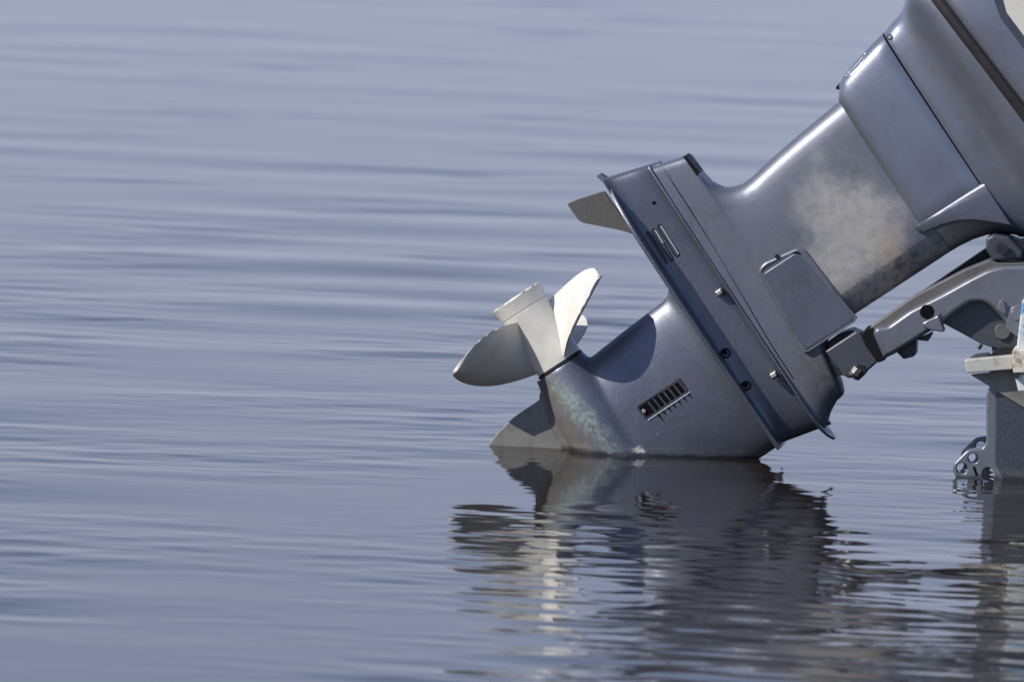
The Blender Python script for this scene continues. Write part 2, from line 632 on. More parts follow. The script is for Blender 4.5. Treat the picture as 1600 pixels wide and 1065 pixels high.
# blue worn paint over white over rust
t = NT('worn_blue_paint')
c = t.mix(t.step(t.noise(26, 8, 0.7, dist=0.5), 0.44, 0.52), (0.10, 0.27, 0.48), (0.55, 0.56, 0.56))
c = t.mix(t.step(t.noise(40, 8, 0.75), 0.58, 0.66), c, (0.24, 0.15, 0.08))
t.link(c, t.p.inputs['Base Color']); t.p.inputs['Roughness'].default_value = 0.5
t.bump(t.noise(120, 6), 0.3, 0.002)
M_blue = t.m
M_rustwhite = plain('rusted_white_paint', (0.58, 0.55, 0.48), 0.0, 0.6, 0.9, (0.28, 0.19, 0.11), 34, 0.3, (0.5, 0.62))
M_hullblue = plain('blue_hull_paint', (0.09, 0.22, 0.40), 0.0, 0.35, 0.3, (0.14, 0.27, 0.42), 6, 0.05)
M_hullwhite = plain('white_hull_paint', (0.62, 0.62, 0.58), 0.0, 0.35, 0.4, (0.45, 0.43, 0.36), 8, 0.05)

# propeller enamel: cream white, chipped to dark metal along the rims
t = NT('propeller_enamel')
base = t.mix(t.step(t.noise(22, 7, 0.6), 0.35, 0.75), (0.68, 0.66, 0.605), (0.58, 0.555, 0.49))
base = t.mix(t.step(t.noise(60, 8, 0.7), 0.54, 0.70, 0, 0.5), base, (0.47, 0.43, 0.36))
at = t.n.new('ShaderNodeAttribute'); at.attribute_name = 'edge'
chip = t.math('ADD', at.outputs['Fac'], t.math('MULTIPLY', t.math('SUBTRACT', t.noise(70, 6, 0.7), 0.5), 0.16))
base = t.mix(t.step(chip, 0.985, 1.0), base, (0.09, 0.075, 0.06))
t.link(base, t.p.inputs['Base Color'])
t.val(t.p.inputs['Roughness'], t.math('ADD', t.math('MULTIPLY', t.noise(40, 5), 0.2), 0.32))
t.p.inputs['Coat Weight'].default_value = 0.2
t.bump(t.noise(240, 5, 0.6), 0.1, 0.0015)
M_prop = t.m

# water
t = NT('lake_water')
t.p.inputs['Base Color'].default_value = (0.020, 0.016, 0.012, 1)
t.p.inputs['Roughness'].default_value = 0.03
t.p.inputs['IOR'].default_value = 1.333
mp = t.n.new('ShaderNodeMapping'); mp.inputs['Scale'].default_value = (8, 16, 1)
mp.inputs['Rotation'].default_value = (0, 0, R(4))
t.link(t.tc.outputs['Object'], mp.inputs['Vector'])
h1 = t.noise(1.0, 3, 0.5, mp.outputs[0])
t.bump(h1, 0.2, 0.002)
M_water = t.m

# ------------------------------------------------------------------ water


def axis(lo, hi, step, far, n_out):
    core = np.arange(lo, hi + step * 0.5, step)
    g = np.geomspace(step * 3, far, n_out)
    return np.concatenate([(lo - g)[::-1], core, hi + g])


xs = np.concatenate([-4.2 - np.geomspace(0.1, 6000, 40)[::-1], np.arange(-4.2, -2.0, 0.036), np.arange(-2.0, 2.0, 0.014), np.arange(2.0, 4.2, 0.036), 4.2 + np.geomspace(0.1, 6000, 40)])
ys = np.concatenate([-6.2 - np.geomspace(0.06, 6000, 40)[::-1], np.arange(-6.2, 3.0, 0.0095), 3.0 + np.cumsum(np.linspace(0.0085, 0.08, 470)), 3.0 + 20.9 + np.geomspace(0.15, 6000, 40)])
X, Y = np.meshgrid(xs, ys)
H = np.zeros_like(X)


def lowfreq(X, Y, scale, seed, k=7, aniso=2.0):
    g = np.random.default_rng(seed)
    z = np.zeros_like(X)
    for _ in range(k):
        th = g.uniform(0, 2 * PI)
        z += np.sin(2 * PI * (X * math.cos(th) / aniso + Y * math.sin(th)) / (scale * g.uniform(0.7, 1.5)) + g.uniform(0, 6.28))
    return z / math.sqrt(k / 2)


patch = np.clip(0.9 + 0.45 * lowfreq(X, Y, 4.0, 3, aniso=0.6), 0.25, 1.7)
patch2 = np.clip(0.8 + 0.6 * lowfreq(X, Y, 1.6, 5, aniso=0.5), 0.1, 2.0)
near = 1 / (1 + np.exp((Y + 1.75) / 0.35))                 # the wash close to the boat is rougher
nearr = near * 1 / (1 + np.exp(-(X + 0.15) / 0.25))
lee = 1 - 0.6 * np.exp(-(((X - 0.3) / 0.8) ** 2 + ((Y + 0.9) / 1.8) ** 2))   # sheltered water by the motor
for i in range(110):
    lam = math.exp(rng.uniform(math.log(0.14), math.log(1.5)))
    th = rng.normal(0, 0.34) + R(1.5)
    slope = 0.0016 if lam > 0.7 else (0.0025 if lam > 0.3 else 0.0030)
    amp = slope * lam / (2 * PI)
    kx, ky = math.sin(th) * 2 * PI / lam, math.cos(th) * 2 * PI / lam
    mod = patch * lee if lam > 0.5 else patch2 * lee * (0.85 + 0.5 * nearr)
    H += amp * mod * np.sin(kx * X + ky * Y + rng.uniform(0, 2 * PI))
for i in range(26):                                        # short crossing ripples by the boat
    lam = rng.uniform(0.06, 0.18)
    th = rng.normal(0, 0.5)
    amp = 0.0058 * lam / (2 * PI)
    H += amp * nearr * np.sin(2 * PI / lam * (math.sin(th) * X + math.cos(th) * Y) + rng.uniform(0, 2 * PI))
for i in range(40):                                        # fine wavelets
    lam = math.exp(rng.uniform(math.log(0.05), math.log(0.16)))
    th = rng.normal(0, 0.45)
    H += 0.0024 * lam / (2 * PI) * patch2 * np.where(Y > 4, np.exp(-(Y - 4) / 3), 1.0) * np.sin(2 * PI / lam * (math.sin(th) * X + math.cos(th) * Y) + rng.uniform(0, 2 * PI))
for (q0, q1, am) in (((765, 697), (1195, 716), 1.0), ((1496, 750), (1600, 752), 0.7)):   # rings where metal enters the water
    w0 = hit_z0(*q0); w1 = hit_z0(*q1)
    sx_, sy_ = w1.x - w0.x, w1.y - w0.y
    tt = np.clip(((X - w0.x) * sx_ + (Y - w0.y) * sy_) / (sx_ ** 2 + sy_ ** 2), 0, 1)
    dd = np.hypot(X - w0.x - tt * sx_, Y - w0.y - tt * sy_)
    H += am * (0.00035 * np.exp(-dd / 0.16) * np.sin(2 * PI * dd / 0.075) + 0.0018 * np.exp(-dd / 0.012))
fade = (1 / (1 + np.exp((np.abs(X) - 3.9) / 0.12))) * (1 / (1 + np.exp((Y - 23.0) / 0.3))) * (1 / (1 + np.exp((-6.0 - Y) / 0.08)))
H *= fade
ny, nx = X.shape
co = np.stack([X, Y, H], -1).reshape(-1, 3).astype(np.float32)
idx = np.arange(ny * nx).reshape(ny, nx)
q = np.stack([idx[:-1, :-1], idx[:-1, 1:], idx[1:, 1:], idx[1:, :-1]], -1).reshape(-1, 4).astype(np.int32)
me = bpy.data.meshes.new('water')
me.vertices.add(len(co)); me.vertices.foreach_set('co', co.ravel())
me.loops.add(q.size); me.loops.foreach_set('vertex_index', q.ravel())
me.polygons.add(len(q))
me.polygons.foreach_set('loop_start', np.arange(0, q.size, 4, dtype=np.int32))
me.polygons.foreach_set('use_smooth', np.ones(len(q), dtype=bool))
me.update(calc_edges=True)
me.materials.append(M_water)
water = bpy.data.objects.new('water', me)
COL.objects.link(water)
water['kind'] = 'structure'
water['label'] = 'calm blue grey lake water with low ripples'

# ------------------------------------------------------------------ the boat's stern (mostly beyond the frame)
boat = empty('motorboat', (hit_z0(1900, 760).x, hit_z0(1900, 760).y, 0), 'small blue and white boat at the right edge, carrying the tilted outboard motor', 'boat')


def hull():
    st = [(0.0, 0.60, 0.52), (0.6, 0.64, 0.53), (1.6, 0.64, 0.55), (2.6, 0.52, 0.60), (3.3, 0.30, 0.66), (3.8, 0.03, 0.72)]
    o0 = A(1712, 700, 0); o0.z = 0
    verts, faces = [], []
    prof = [(0.0, -0.16), (0.55, -0.13), (0.86, -0.02), (0.95, 0.18), (1.0, 1.0)]
    for d, b, h in st:
        ring = []
        for k, z in prof:
            zz = z if z < 0.5 else h
            ring.append(o0 + U * (d + (0.03 * (zz) if d == 0 else 0)) + N * (b * k) + ZV * zz)
        full = ring + [p - N * 2 * (p - o0).dot(N) for p in ring[::-1][:-1]]
        verts += full
    k = len(full)
    for i in range(len(st) - 1):
        for j in range(k - 1):
            faces.append([i * k + j, i * k + j + 1, (i + 1) * k + j + 1, (i + 1) * k + j])
    faces.append(list(range(k)))
    return verts, faces


hv, hf = hull()
hull_o = mesh_obj('hull', hv, hf, M_hullblue, boat, sharp=30)
so = hull_o.modifiers.new('thick', 'SOLIDIFY'); so.thickness = 0.025; so.offset = -1
# white gunwale
gv, gf = [], []
kk = len(hv) // 6
for side in (4, kk - 5):
    b0 = len(gv)
    for i in range(6):
        p = hv[i * kk + side]
        for dn, dz in ((-0.025, -0.04), (0.025, -0.04), (0.025, 0.02), (-0.025, 0.02)):
            gv.append(p + N * dn + ZV * dz)
    for i in range(5):
        for j in range(4):
            gf.append([b0 + i * 4 + j, b0 + i * 4 + (j + 1) % 4, b0 + i * 4 + 4 + (j + 1) % 4, b0 + i * 4 + 4 + j])
    gf.append([b0, b0 + 1, b0 + 2, b0 + 3]); gf.append([b0 + 20, b0 + 21, b0 + 22, b0 + 23])
for i, side in enumerate((0, 1)):
    n = len(gv) // 2
    vs = gv[side * n:(side + 1) * n]
    fs = [[v - side * n for v in f] for f in gf if min(f) >= side * n and max(f) < (side + 1) * n]
    mesh_obj('gunwale', vs, fs, M_hullwhite, boat, sharp=30, bevel=0.006)
# the blue pad, the rusty block and the bar that show at the edge of the frame
plate('transom_pad', [(1597, 468), (1730, 468), (1730, 560), (1588, 546)], -0.16, 0.205, M_blue, boat, bevel=0.004)
plate('mounting_block', fillet([(1581, 547), (1728, 540), (1728, 578), (1583, 583)], 3), 0.12, 0.222, M_rustwhite, boat, bevel=0.004, label='rusty white painted block at the frame edge')
bar = plate('metal_bar', fillet([(1507, 562), (1582, 555), (1583, 577), (1510, 583)], 3), 0.165, 0.195, M_zinc, boat, bevel=0.004, label='weathered bare metal bar sticking out')
plate('white_bracket', fillet([(1585, 585), (1720, 570), (1720, 600), (1591, 611)], 2), 0.17, 0.215, M_hullwhite, boat, bevel=0.002)
for x, y in ((1588, 586),):
    cyl('bolt', A(x, y, 0.19), A(x, y, 0.226), 0.006, M_blackmetal, boat, n=6)

# ------------------------------------------------------------------ the outboard motor
base_pt = P0.copy(); base_pt.z = 0
motor = empty('outboard_motor', base_pt, 'weathered grey outboard motor tilted up with its white propeller above the water', 'outboard motor')

# ---- gearcase: bullet + strut + skeg root, fused by a voxel remesh
PC = Cp(850, 530)                                    # propeller centre
px_m = 1 / S


def bullet():
    prof = [(46, 38), (49, 41), (60, 43), (80, 47), (110, 53), (150, 58), (200, 60), (250, 58), (300, 50), (340, 38), (370, 20), (382, 2)]
    verts, faces = [], []
    m = 48
    for a, r in prof:
        for i in range(m):
            an = 2 * PI * i / m
            verts.append(PC + AV * (a * px_m) + (SV * math.cos(an) + N * math.sin(an)) * (r * px_m))
    for k in range(len(prof) - 1):
        for i in range(m):
            j = (i + 1) % m
            faces.append([k * m + i, k * m + j, (k + 1) * m + j, (k + 1) * m + i])
    faces.append(list(range(m)))
    faces.append([(len(prof) - 1) * m + i for i in range(m)])
    return verts, faces


bv, bf = bullet()
s0b = 850 * SX + 530 * SY
a0b = 850 * AX + 530 * AY
strut = []
for s, a0, a1, w in ((s0b - 6, 985, 1235, 0.058), (s0b + 30, 975, 1240, 0.0575), (s0b + 48, 972, 1243, 0.0565), (s0b + 70, 970, 1246, 0.0545),
                     (520, 967, 1248, 0.051), (560, 964, 1249, 0.047), (590, 962, 1250, 0.0435), (608, 961, 1250, 0.042), (620, 957, 1250, 0.042), (630, 945, 1250, 0.044), (641, 930, 1250, 0.050)):
    strut.append((s, a0, s, a1, w, 2.1, 1.9))
sv, sf = loft('x', strut, None, None, build=False)


verts = list(bv); faces = list(bf)
off = len(verts); verts += sv; faces += [[i + off for i in f] for f in sf]
# skeg root fillet: a short wedge under the bullet
wedge = []
for s, a0, a1, w in ((s0b - 20, 960, 1170, 0.030), (s0b - 40, 962, 1165, 0.022), (s0b - 50, 972, 1160, 0.012), (s0b - 62, 986, 1150, 0.0065), (s0b - 76, 994, 1140, 0.0050)):
    wedge.append((s, a0, s, a1, w, 2.0, 2.0))
wv, wf = loft('x', wedge, None, None, build=False)
off = len(verts); verts += wv; faces += [[i + off for i in f] for f in wf]
gear = mesh_obj('gearcase', verts, faces, M_case, motor, sharp=None)
rm = gear.modifiers.new('remesh', 'REMESH'); rm.mode = 'VOXEL'; rm.voxel_size = 0.003; rm.use_smooth_shade = True
sm = gear.modifiers.new('smooth', 'SMOOTH')
sm.factor = 0.5; sm.iterations = 22

# ---- skeg
sk_out = spline([(838, 596), (846, 620), (836, 630), (818, 642), (800, 655), (782, 672), (764, 693), (752, 708), (748, 722), (760, 732)], 5, closed=False) + [(860, 770), (960, 760), (930, 690), (880, 600)]
sk = plate('skeg', [(x, y - 1) for x, y in sk_out], -0.0055, 0.0055, M_skeg, motor, bevel=0.0045, seg=3, label='worn bare metal skeg fin touching the water')

# ---- anti-ventilation plate
sc_p = 640.5                                          # centre-plane height of the plate
pv, pf = [], []
plan = []
a_lo, a_hi = 741, 1252
for i in range(41):
    t_ = i / 40
    a = a_lo + (a_hi - a_lo) * t_
    hw = 0.110 * min(1.0, (1 - (1 - min(1, t_ / 0.26)) ** 2.2)) ** 0.75
    hw *= 1.0 - 0.42 * max(0, (t_ - 0.45) / 0.55) ** 1.7
    plan.append((a, max(hw, 0.004)))
prof = [(-1.0, -2.2), (-0.985, -3.6), (-0.9, -4.2), (0, -5.0), (0.9, -4.2), (0.985, -3.6), (1.0, -2.2), (1.0, 1.2), (0.985, 2.6), (0.9, 3.2), (0, 5), (-0.9, 3.2), (-0.985, 2.6), (-1, 1.2)]
for a, hw in plan:
    lift = -7.0 * max(0, 1 - (a - a_lo) / 26.0) ** 2   # the tail edge curls down
    for k, ds in prof:
        pv.append(L(sc_p + ds + lift, a, hw * k))
k = len(prof)
for i in range(len(plan) - 1):
    for j in range(k):
        q_ = (j + 1) % k
        pf.append([i * k + j, i * k + q_, (i + 1) * k + q_, (i + 1) * k + j])
pf.append(list(range(k))); pf.append([(len(plan) - 1) * k + j for j in range(k)])
av_plate = mesh_obj('ventilation_plate', pv, pf, M_paint, motor, sharp=40)

# ---- trim tab under the tail of the plate
plate('trim_tab', fillet([(886, 319), (902, 312), (944, 299), (990, 366), (966, 359), (910, 348), (903, 343)], 3), -0.012, 0.004, M_tab, motor, bevel=0.004, label='pitted dark trim tab behind the plate')

# ---- lower housing between the plate and the splash ridge
sl = []
for s, w in ((639, 0.067), (642, 0.0585), (646, 0.0530), (651, 0.0502), (658, 0.0487), (668, 0.0478), (678, 0.0472), (688, 0.0462), (696, 0.0446), (704, 0.0418), (712, 0.039), (724, 0.039)):
    f = (s - 641) / 70.0
    sl.append((s, 752 + 20 * f, s, 1247 + 16 * f, w, 12, 2.4))
housing = loft('lower_housing', sl, M_paint, motor, sharp=50)

# ---- leg
legsec = [(0, 0), (0.0, 0.20), (0.004, 0.40), (0.013, 0.57), (0.028, 0.71), (0.05, 0.81), (0.08, 0.875), (0.12, 0.92), (0.2, 0.96), (0.35, 0.99), (0.5, 1.0), (0.65, 0.995),
          (0.78, 0.98), (0.855, 0.962), (0.865, 0.945), (0.90, 0.85), (0.94, 0.72), (0.97, 0.58), (0.99, 0.40), (1.0, 0.22), (1.0, 0)]
blocksec = [(0, 0), (0.0, 0.4), (0.002, 0.72), (0.006, 0.86), (0.015, 0.91), (0.03, 0.93), (0.06, 0.95), (0.1, 0.965), (0.2, 0.985), (0.35, 1.0), (0.5, 1.0), (0.65, 0.99),
            (0.78, 0.965), (0.86, 0.93), (0.89, 0.91), (0.92, 0.87), (0.95, 0.80), (0.97, 0.71), (0.99, 0.55), (1.0, 0.3), (1.0, 0)]


def mixsec(f):
    return [(a[0] * (1 - f) + b[0] * f, a[1] * (1 - f) + b[1] * f) for a, b in zip(blocksec, legsec)]


ld = [(711, 776, 1266, 0.0605, 0), (716, 777, 1264, 0.0600, 0), (722, 779, 1259, 0.0590, 0), (732, 782, 1250, 0.0578, 0), (750, 787, 1240, 0.0570, 0), (763, 790, 1238, 0.0567, 0),
      (768, 793, 1234, 0.0566, 0), (769, 826, 1232, 0.0566, 0), (773, 846, 1222, 0.0566, 0.25), (780, 858, 1190, 0.0566, 0.4), (787, 866, 1158, 0.0566, 0.6), (798, 872, 1146, 0.0566, 0.8),
      (813, 876, 1143, 0.0566, 1), (830, 875.5, 1142, 0.0566, 1), (848, 872, 1142, 0.0566, 1), (885, 866, 1142, 0.0568, 1), (930, 860, 1142, 0.0572, 1), (975, 855, 1142, 0.0578, 1), (1012, 851, 1142, 0.0582, 1), (1030, 850, 1142, 0.0584, 1)]
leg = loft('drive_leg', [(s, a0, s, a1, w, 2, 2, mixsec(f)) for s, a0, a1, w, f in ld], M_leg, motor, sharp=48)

# splash ridge: a thin lip that stands proud of leg and housing, with its horn at the front
rv, rf = [], []
pts = [(774, 0.058), (782, 0.0625), (900, 0.064), (1050, 0.0655), (1180, 0.066), (1240, 0.064), (1262, 0.056), (1276, 0.040), (1284, 0.020), (1288, 0.006)]
for a, hw in pts:
    drop = 9.0 * max(0, (a - 1255) / 33.0) ** 1.6
    for kx_, ds in ((-1, -1.6), (-0.97, -2.4), (0.97, -2.4), (1, -1.6), (1, 0.8), (0.97, 1.6), (-0.97, 1.6), (-1, 0.8)):
        rv.append(L(710.5 + ds + drop * 0.6, a, hw * kx_))
for i in range(len(pts) - 1):
    for j in range(8):
        q_ = (j + 1) % 8
        rf.append([i * 8 + j, i * 8 + q_, i * 8 + 8 + q_, i * 8 + 8 + j])
rf.append(list(range(8))); rf.append([(len(pts) - 1) * 8 + j for j in range(8)])
ridge = mesh_obj('splash_ridge', rv, rf, M_paint, motor, sharp=30)

# ---- mid cover and apron under the cowl
M_cov = paint('cover_paint', base=(0.245, 0.262, 0.315), rough=0.36, grime=0.12)
covsec = [(0, 0), (0.0, 0.25), (0.003, 0.45), (0.010, 0.60), (0.022, 0.71), (0.04, 0.79), (0.065, 0.845), (0.10, 0.885), (0.16, 0.925), (0.25, 0.958), (0.38, 0.985), (0.52, 0.998), (0.66, 1.0), (0.80, 0.995), (0.90, 0.985),
          (0.97, 0.972), (0.99, 0.95), (0.998, 0.88), (1.0, 0.7), (1.0, 0.3), (1.0, 0)]
aprsec = [(0, 0), (0.0, 0.25), (0.003, 0.45), (0.008, 0.60), (0.017, 0.71), (0.031, 0.79), (0.05, 0.845), (0.075, 0.885), (0.12, 0.925), (0.19, 0.958), (0.285, 0.985), (0.39, 0.998), (0.50, 1.0), (0.62, 0.99), (0.73, 0.96),
          (0.82, 0.90), (0.89, 0.80), (0.94, 0.67), (0.975, 0.48), (0.995, 0.25), (1.0, 0)]
cov = []
for s, a0, w in ((1013, 846, 0.058), (1016, 843, 0.066), (1021, 838, 0.0705), (1027, 828, 0.0725), (1040, 821, 0.0735), (1070, 812, 0.0745), (1100, 805, 0.0755), (1125.5, 800, 0.0762), (1126.8, 800, 0.0748), (1127, 801, 0.0690)):
    cov.append((s, a0, s + 1, 1083, w, 4, 9, covsec))
cover = loft('mid_cover', cov, M_cov, motor, sharp=45)
loft('seam_dark_ring', [(s_, 803, s_, 1080, 0.0738, 4, 9, covsec) for s_ in (1118, 1137)], M_dark, motor)  # dark ring added so the seam groove reads as shaded
# the rear edge of the cover carries a bright worn strip
apl = []
arch = [(0, 0), (0.0, 0.9), (0.01, 0.96), (0.04, 0.992), (0.12, 1.0), (0.25, 0.998), (0.40, 0.985), (0.44, 0.95), (0.50, 0.89), (0.6, 0.79), (0.75, 0.64), (0.9, 0.46), (0.98, 0.28), (1.0, 0.12), (1.0, 0)]
for s, a1, w, tcr in ((1006, 1142, 0.0570, 0.20), (1011, 1142, 0.0635, 0.21), (1017, 1142, 0.0685, 0.22), (1024, 1142, 0.0715, 0.24), (1045, 1143, 0.0732, 0.30), (1068, 1146, 0.0745, 0.40), (1090, 1152, 0.0752, 0.54), (1105, 1160, 0.0758, 0.64), (1122, 1172, 0.076, 0.72), (1134, 1182, 0.076, 0.76)):
    a0 = 1078
    kf = 1 + (0.0585 / w - 1) * max(0.0, min(1.0, (1100 - s) / 70.0))     # below the crease it runs on flush with the leg
    sec = [(tt * tcr / 0.40, ww) if tt <= 0.40 else (tcr + (tt - 0.40) / 0.60 * (1 - tcr), ww * kf) for tt, ww in arch]
    apl.append((s, a0, s, a1, w, 2, 2, sec))
apron_low = loft('lower_apron', apl, M_paint, motor, sharp=45)

apr = []
ds0 = lambda w: (w - 0.0765) * 95
for s, ds, a0, a1, w in ((1129.4, 0, 801, 1182, 0.070), (1129.6, 0, 800, 1182, 0.0755), (1130.6, 0, 799.5, 1183, 0.0768), (1140, 0, 796, 1190, 0.0775), (1152, 1, 792, 1202, 0.0785), (1162, 2, 790, 1214, 0.0805), (1172, 4, 786, 1226, 0.085), (1182, 7, 779, 1240, 0.093),
                         (1192, 11, 771, 1256, 0.105), (1201, 16, 765, 1270, 0.118), (1209, 21, 761, 1282, 0.128), (1217, 27, 758, 1292, 0.1345), (1224, 33, 756, 1298, 0.138), (1229, 38, 755, 1300, 0.139)):
    apr.append((s - ds0(w), a0, s - ds0(w) + ds, a1, w, 3, 3, aprsec))
apron = loft('upper_apron', apr, M_cov, motor, sharp=50)
seal = loft('cowl_seal', [(s - 6, a0, s + 36, a1, w, 3.6, 3.0, aprsec) for s, a0, a1, w in
                          ((1226, 757, 1298, 0.134), (1228, 754, 1301, 0.1395), (1232, 752, 1303, 0.1425), (1238, 751, 1304, 0.1435), (1243, 752, 1303, 0.1425), (1246, 756, 1299, 0.137))], M_seal, motor, sharp=60)
cw = [(1245, 752, 1303, 0.1385), (1249, 748, 1307, 0.1445), (1256, 745, 1310, 0.147), (1300, 740, 1316, 0.150), (1360, 738, 1318, 0.150), (1450, 742, 1312, 0.149), (1530, 756, 1296, 0.143), (1575, 776, 1272, 0.132), (1600, 806, 1240, 0.112), (1612, 850, 1190, 0.08)]
cowl = loft('engine_cowl', [(s - 6, a0, s + 36, a1, w, 5, 3.2, superell(5.0, 3.2, 34)) for s, a0, a1, w in cw], M_cov, motor, sharp=50)


# ---- helpers that lay small parts on the finished surfaces
def bvh(o):
    dg = bpy.context.evaluated_depsgraph_get()
    e = o.evaluated_get(dg)
    m = e.to_mesh()
    tree = BVHTree.FromPolygons([v.co.copy() for v in m.vertices], [p.vertices[:] for p in m.polygons])
    e.to_mesh_clear()
    return tree


def surf(tree, px, py, dflt=0.05):
    d = ray(px, py)
    h = tree.ray_cast(cam_pos, d)
    if h[0] is None:
        return dflt
    return (h[0] - P0).dot(N)


bpy.context.view_layer.update()
T_gear, T_leg, T_house, T_cov, T_apr, T_cowl = [bvh(o) for o in (gear, leg, housing, cover, apron, cowl)]


def on(tree, dw, dflt=0.05):
    return lambda x, y: surf(tree, x, y, dflt) + dw


# decal on the cowl
WD = max(surf(T_cowl, x, y, 0.147) for x in (1555, 1575, 1595) for y in (5, 30, 55))
plate('decal_border', [(1551, -60), (1553, 0), (1564, 30), (1640, 130), (1700, 130), (1700, -60)], 0.13, WD + 0.0012, M_slate, cowl)
plate('decal', [(1566, -60), (1568, 2), (1573, 20), (1645, 117), (1690, 117), (1690, -60)], 0.13, WD + 0.0022, M_cream, cowl, label='cream decal panel on the cowl side')


def screw(name, px, py, r, tree, parent, mat=None, proud=0.0024, slot=True, ring=True, dflt=0.05):
    w = surf(tree, px, py, dflt)
    if ring:
        rg = plate(name, circle(px, py, r, 22), on(tree, -0.004, dflt), on(tree, 0.0016, dflt), M_dark, parent)
        plate('screw_head', circle(px, py, r * 0.72, 20), on(tree, -0.004, dflt), on(tree, proud, dflt), mat or M_darkgrey, rg)
        if slot:
            for an in (0.5, 0.5 + PI / 2):
                dx, dy = math.cos(an) * r * 0.42, math.sin(an) * r * 0.42
                plate('cross_slot', stadium((px - dx, py - dy), (px + dx, py + dy), r * 0.10, 3), on(tree, -0.004, dflt), on(tree, proud + 0.0004, dflt), M_dark, rg)
        return rg
    return plate(name, circle(px, py, r, 16), w - 0.004, w + proud, mat or M_dark, parent)


screw('cover_screw', 1390, 58, 4.6, T_apr, motor, slot=False, dflt=0.076)
screw('housing_screw', 1134, 551.5, 8, T_house, motor)
screw('housing_screw', 1166, 602.5, 8, T_house, motor)
screw('drain_hole', 1206, 678, 2.6, T_house, motor, ring=False, proud=0.0005)
screw('drain_hole', 1022, 317, 3.0, T_house, motor, ring=False, proud=0.0005)

# exhaust slots: dark plates, the shade inside put in their colour
for (p, q_, half) in (((1012, 366), (1039, 409), 0), ((1022, 361), (1048.5, 404.5), 0.45), ((1031, 354.5), (1058, 397.5), 1.0)):
    wv_ = surf(T_house, (p[0] + q_[0]) / 2, (p[1] + q_[1]) / 2)
    slot = plate('exhaust_slot', stadium(p, q_, 4.3), wv_ - 0.003, wv_ + 0.0005, M_dark, motor)
    plate('slot_web', stadium(p, q_, 2.9), wv_ - 0.003, wv_ + 0.0010, M_darkgrey, slot)
    if half:
        d = Vector(q_) - Vector(p)
        e = Vector((0.836, -0.548)) * 2.2
        plate('slot_lip', stadium((p[0] + e.x, p[1] + e.y), (p[0] + d.x * half + e.x, p[1] + d.y * half + e.y), 1.0, 4), wv_ - 0.003, wv_ + 0.0022, M_silver, slot)  # pale strip along the slot, its length set slot by slot


# hex bolts standing up under the splash ridge
def hexbolt(name, px, py, w, r, h, axis_v, mat, parent, washer=True):
    c = A(px, py, w)
    b = cyl(name, c - axis_v * h * 0.5, c + axis_v * h * 0.5, r, mat, parent, n=6, bevel=0.0008)
    if washer:
        cyl('washer', c + axis_v * h * 0.5, c + axis_v * h * 0.75, r * 1.35, M_blackmetal, b, n=18)
    return b


hexbolt('hex_bolt', 1124, 457, 0.052, 0.0075, 0.011, SV, M_steel, motor)
hexbolt('hex_bolt', 1209, 586, 0.052, 0.0075, 0.011, SV, M_steel, motor)

# seam lines
for name, tree, path, r_ in (('seam_line', T_leg, [(1036, 262), (1100, 362), (1160, 462), (1200, 530), (1240, 592)], 0.7),):
    pts_ = spline(path, 8, closed=False)
    out = [(x - r_ * 0.84, y + r_ * 0.55) for x, y in pts_] + [(x + r_ * 0.84, y - r_ * 0.55) for x, y in pts_[::-1]]
    plate(name, out, on(tree, -0.003, 0.057), on(tree, 0.0004, 0.057), M_dark, motor)

# rear pad at the top corner of the leg
plate('rubber_pad', fillet([(1067, 245), (1071, 243), (1093, 269), (1089, 275)], 1.2), -0.02, 0.056, M_black, motor, bevel=0.001)

# side cover panel of the leg with its rim
wl_ = surf(T_leg, 1260, 470)
rim_o = fillet([(1183, 424), (1192, 411), (1246, 386.5), (1258, 389), (1300, 444), (1340, 497), (1257, 553), (1225, 500)], [8, 8, 6, 10, 0, 3, 4, 0], 5)
rim_i = fillet([(1192, 428), (1246, 393), (1336, 498), (1258, 548)], [7, 11, 5, 6], 6)
rim_h = fillet([(1190.5, 428), (1246, 391.5), (1338.5, 498), (1257.5, 550.5)], [6, 7, 2, 3], 5)
rim_h = inset(rim_i, -2.2)
rim = rplate('panel_rim', rim_o, wl_ - 0.004, wl_ + 0.0065, M_bright, motor, holes=[rim_h], rb=4.0, depth=0.006, hb=1.2)
plate('panel_gap', rim_h, wl_ - 0.004, wl_ + 0.0012, M_dark, motor)
panel = rplate('side_panel', rim_i, wl_ - 0.004, wl_ + 0.0075, M_paint, motor, rb=1.8)
cyl('rim_screw', A(1214, 400.5, wl_), A(1214, 400.5, wl_ + 0.0095), 0.0046, M_blackmetal, rim, n=10, bevel=0.0006)

# cover decals and clip on the rear edge
plate('white_decal', spline([(1321, 118), (1333, 106), (1345, 92), (1352, 82), (1349, 95), (1338, 110), (1330, 117)], 4), on(T_cov, -0.002, 0.045), on(T_cov, 0.0007, 0.045), M_whiteplate, motor)
plate('rear_clip', fillet([(1305, 138), (1313, 128), (1317, 131), (1310, 141)], 1), -0.01, 0.03, M_black, motor, bevel=0.001)

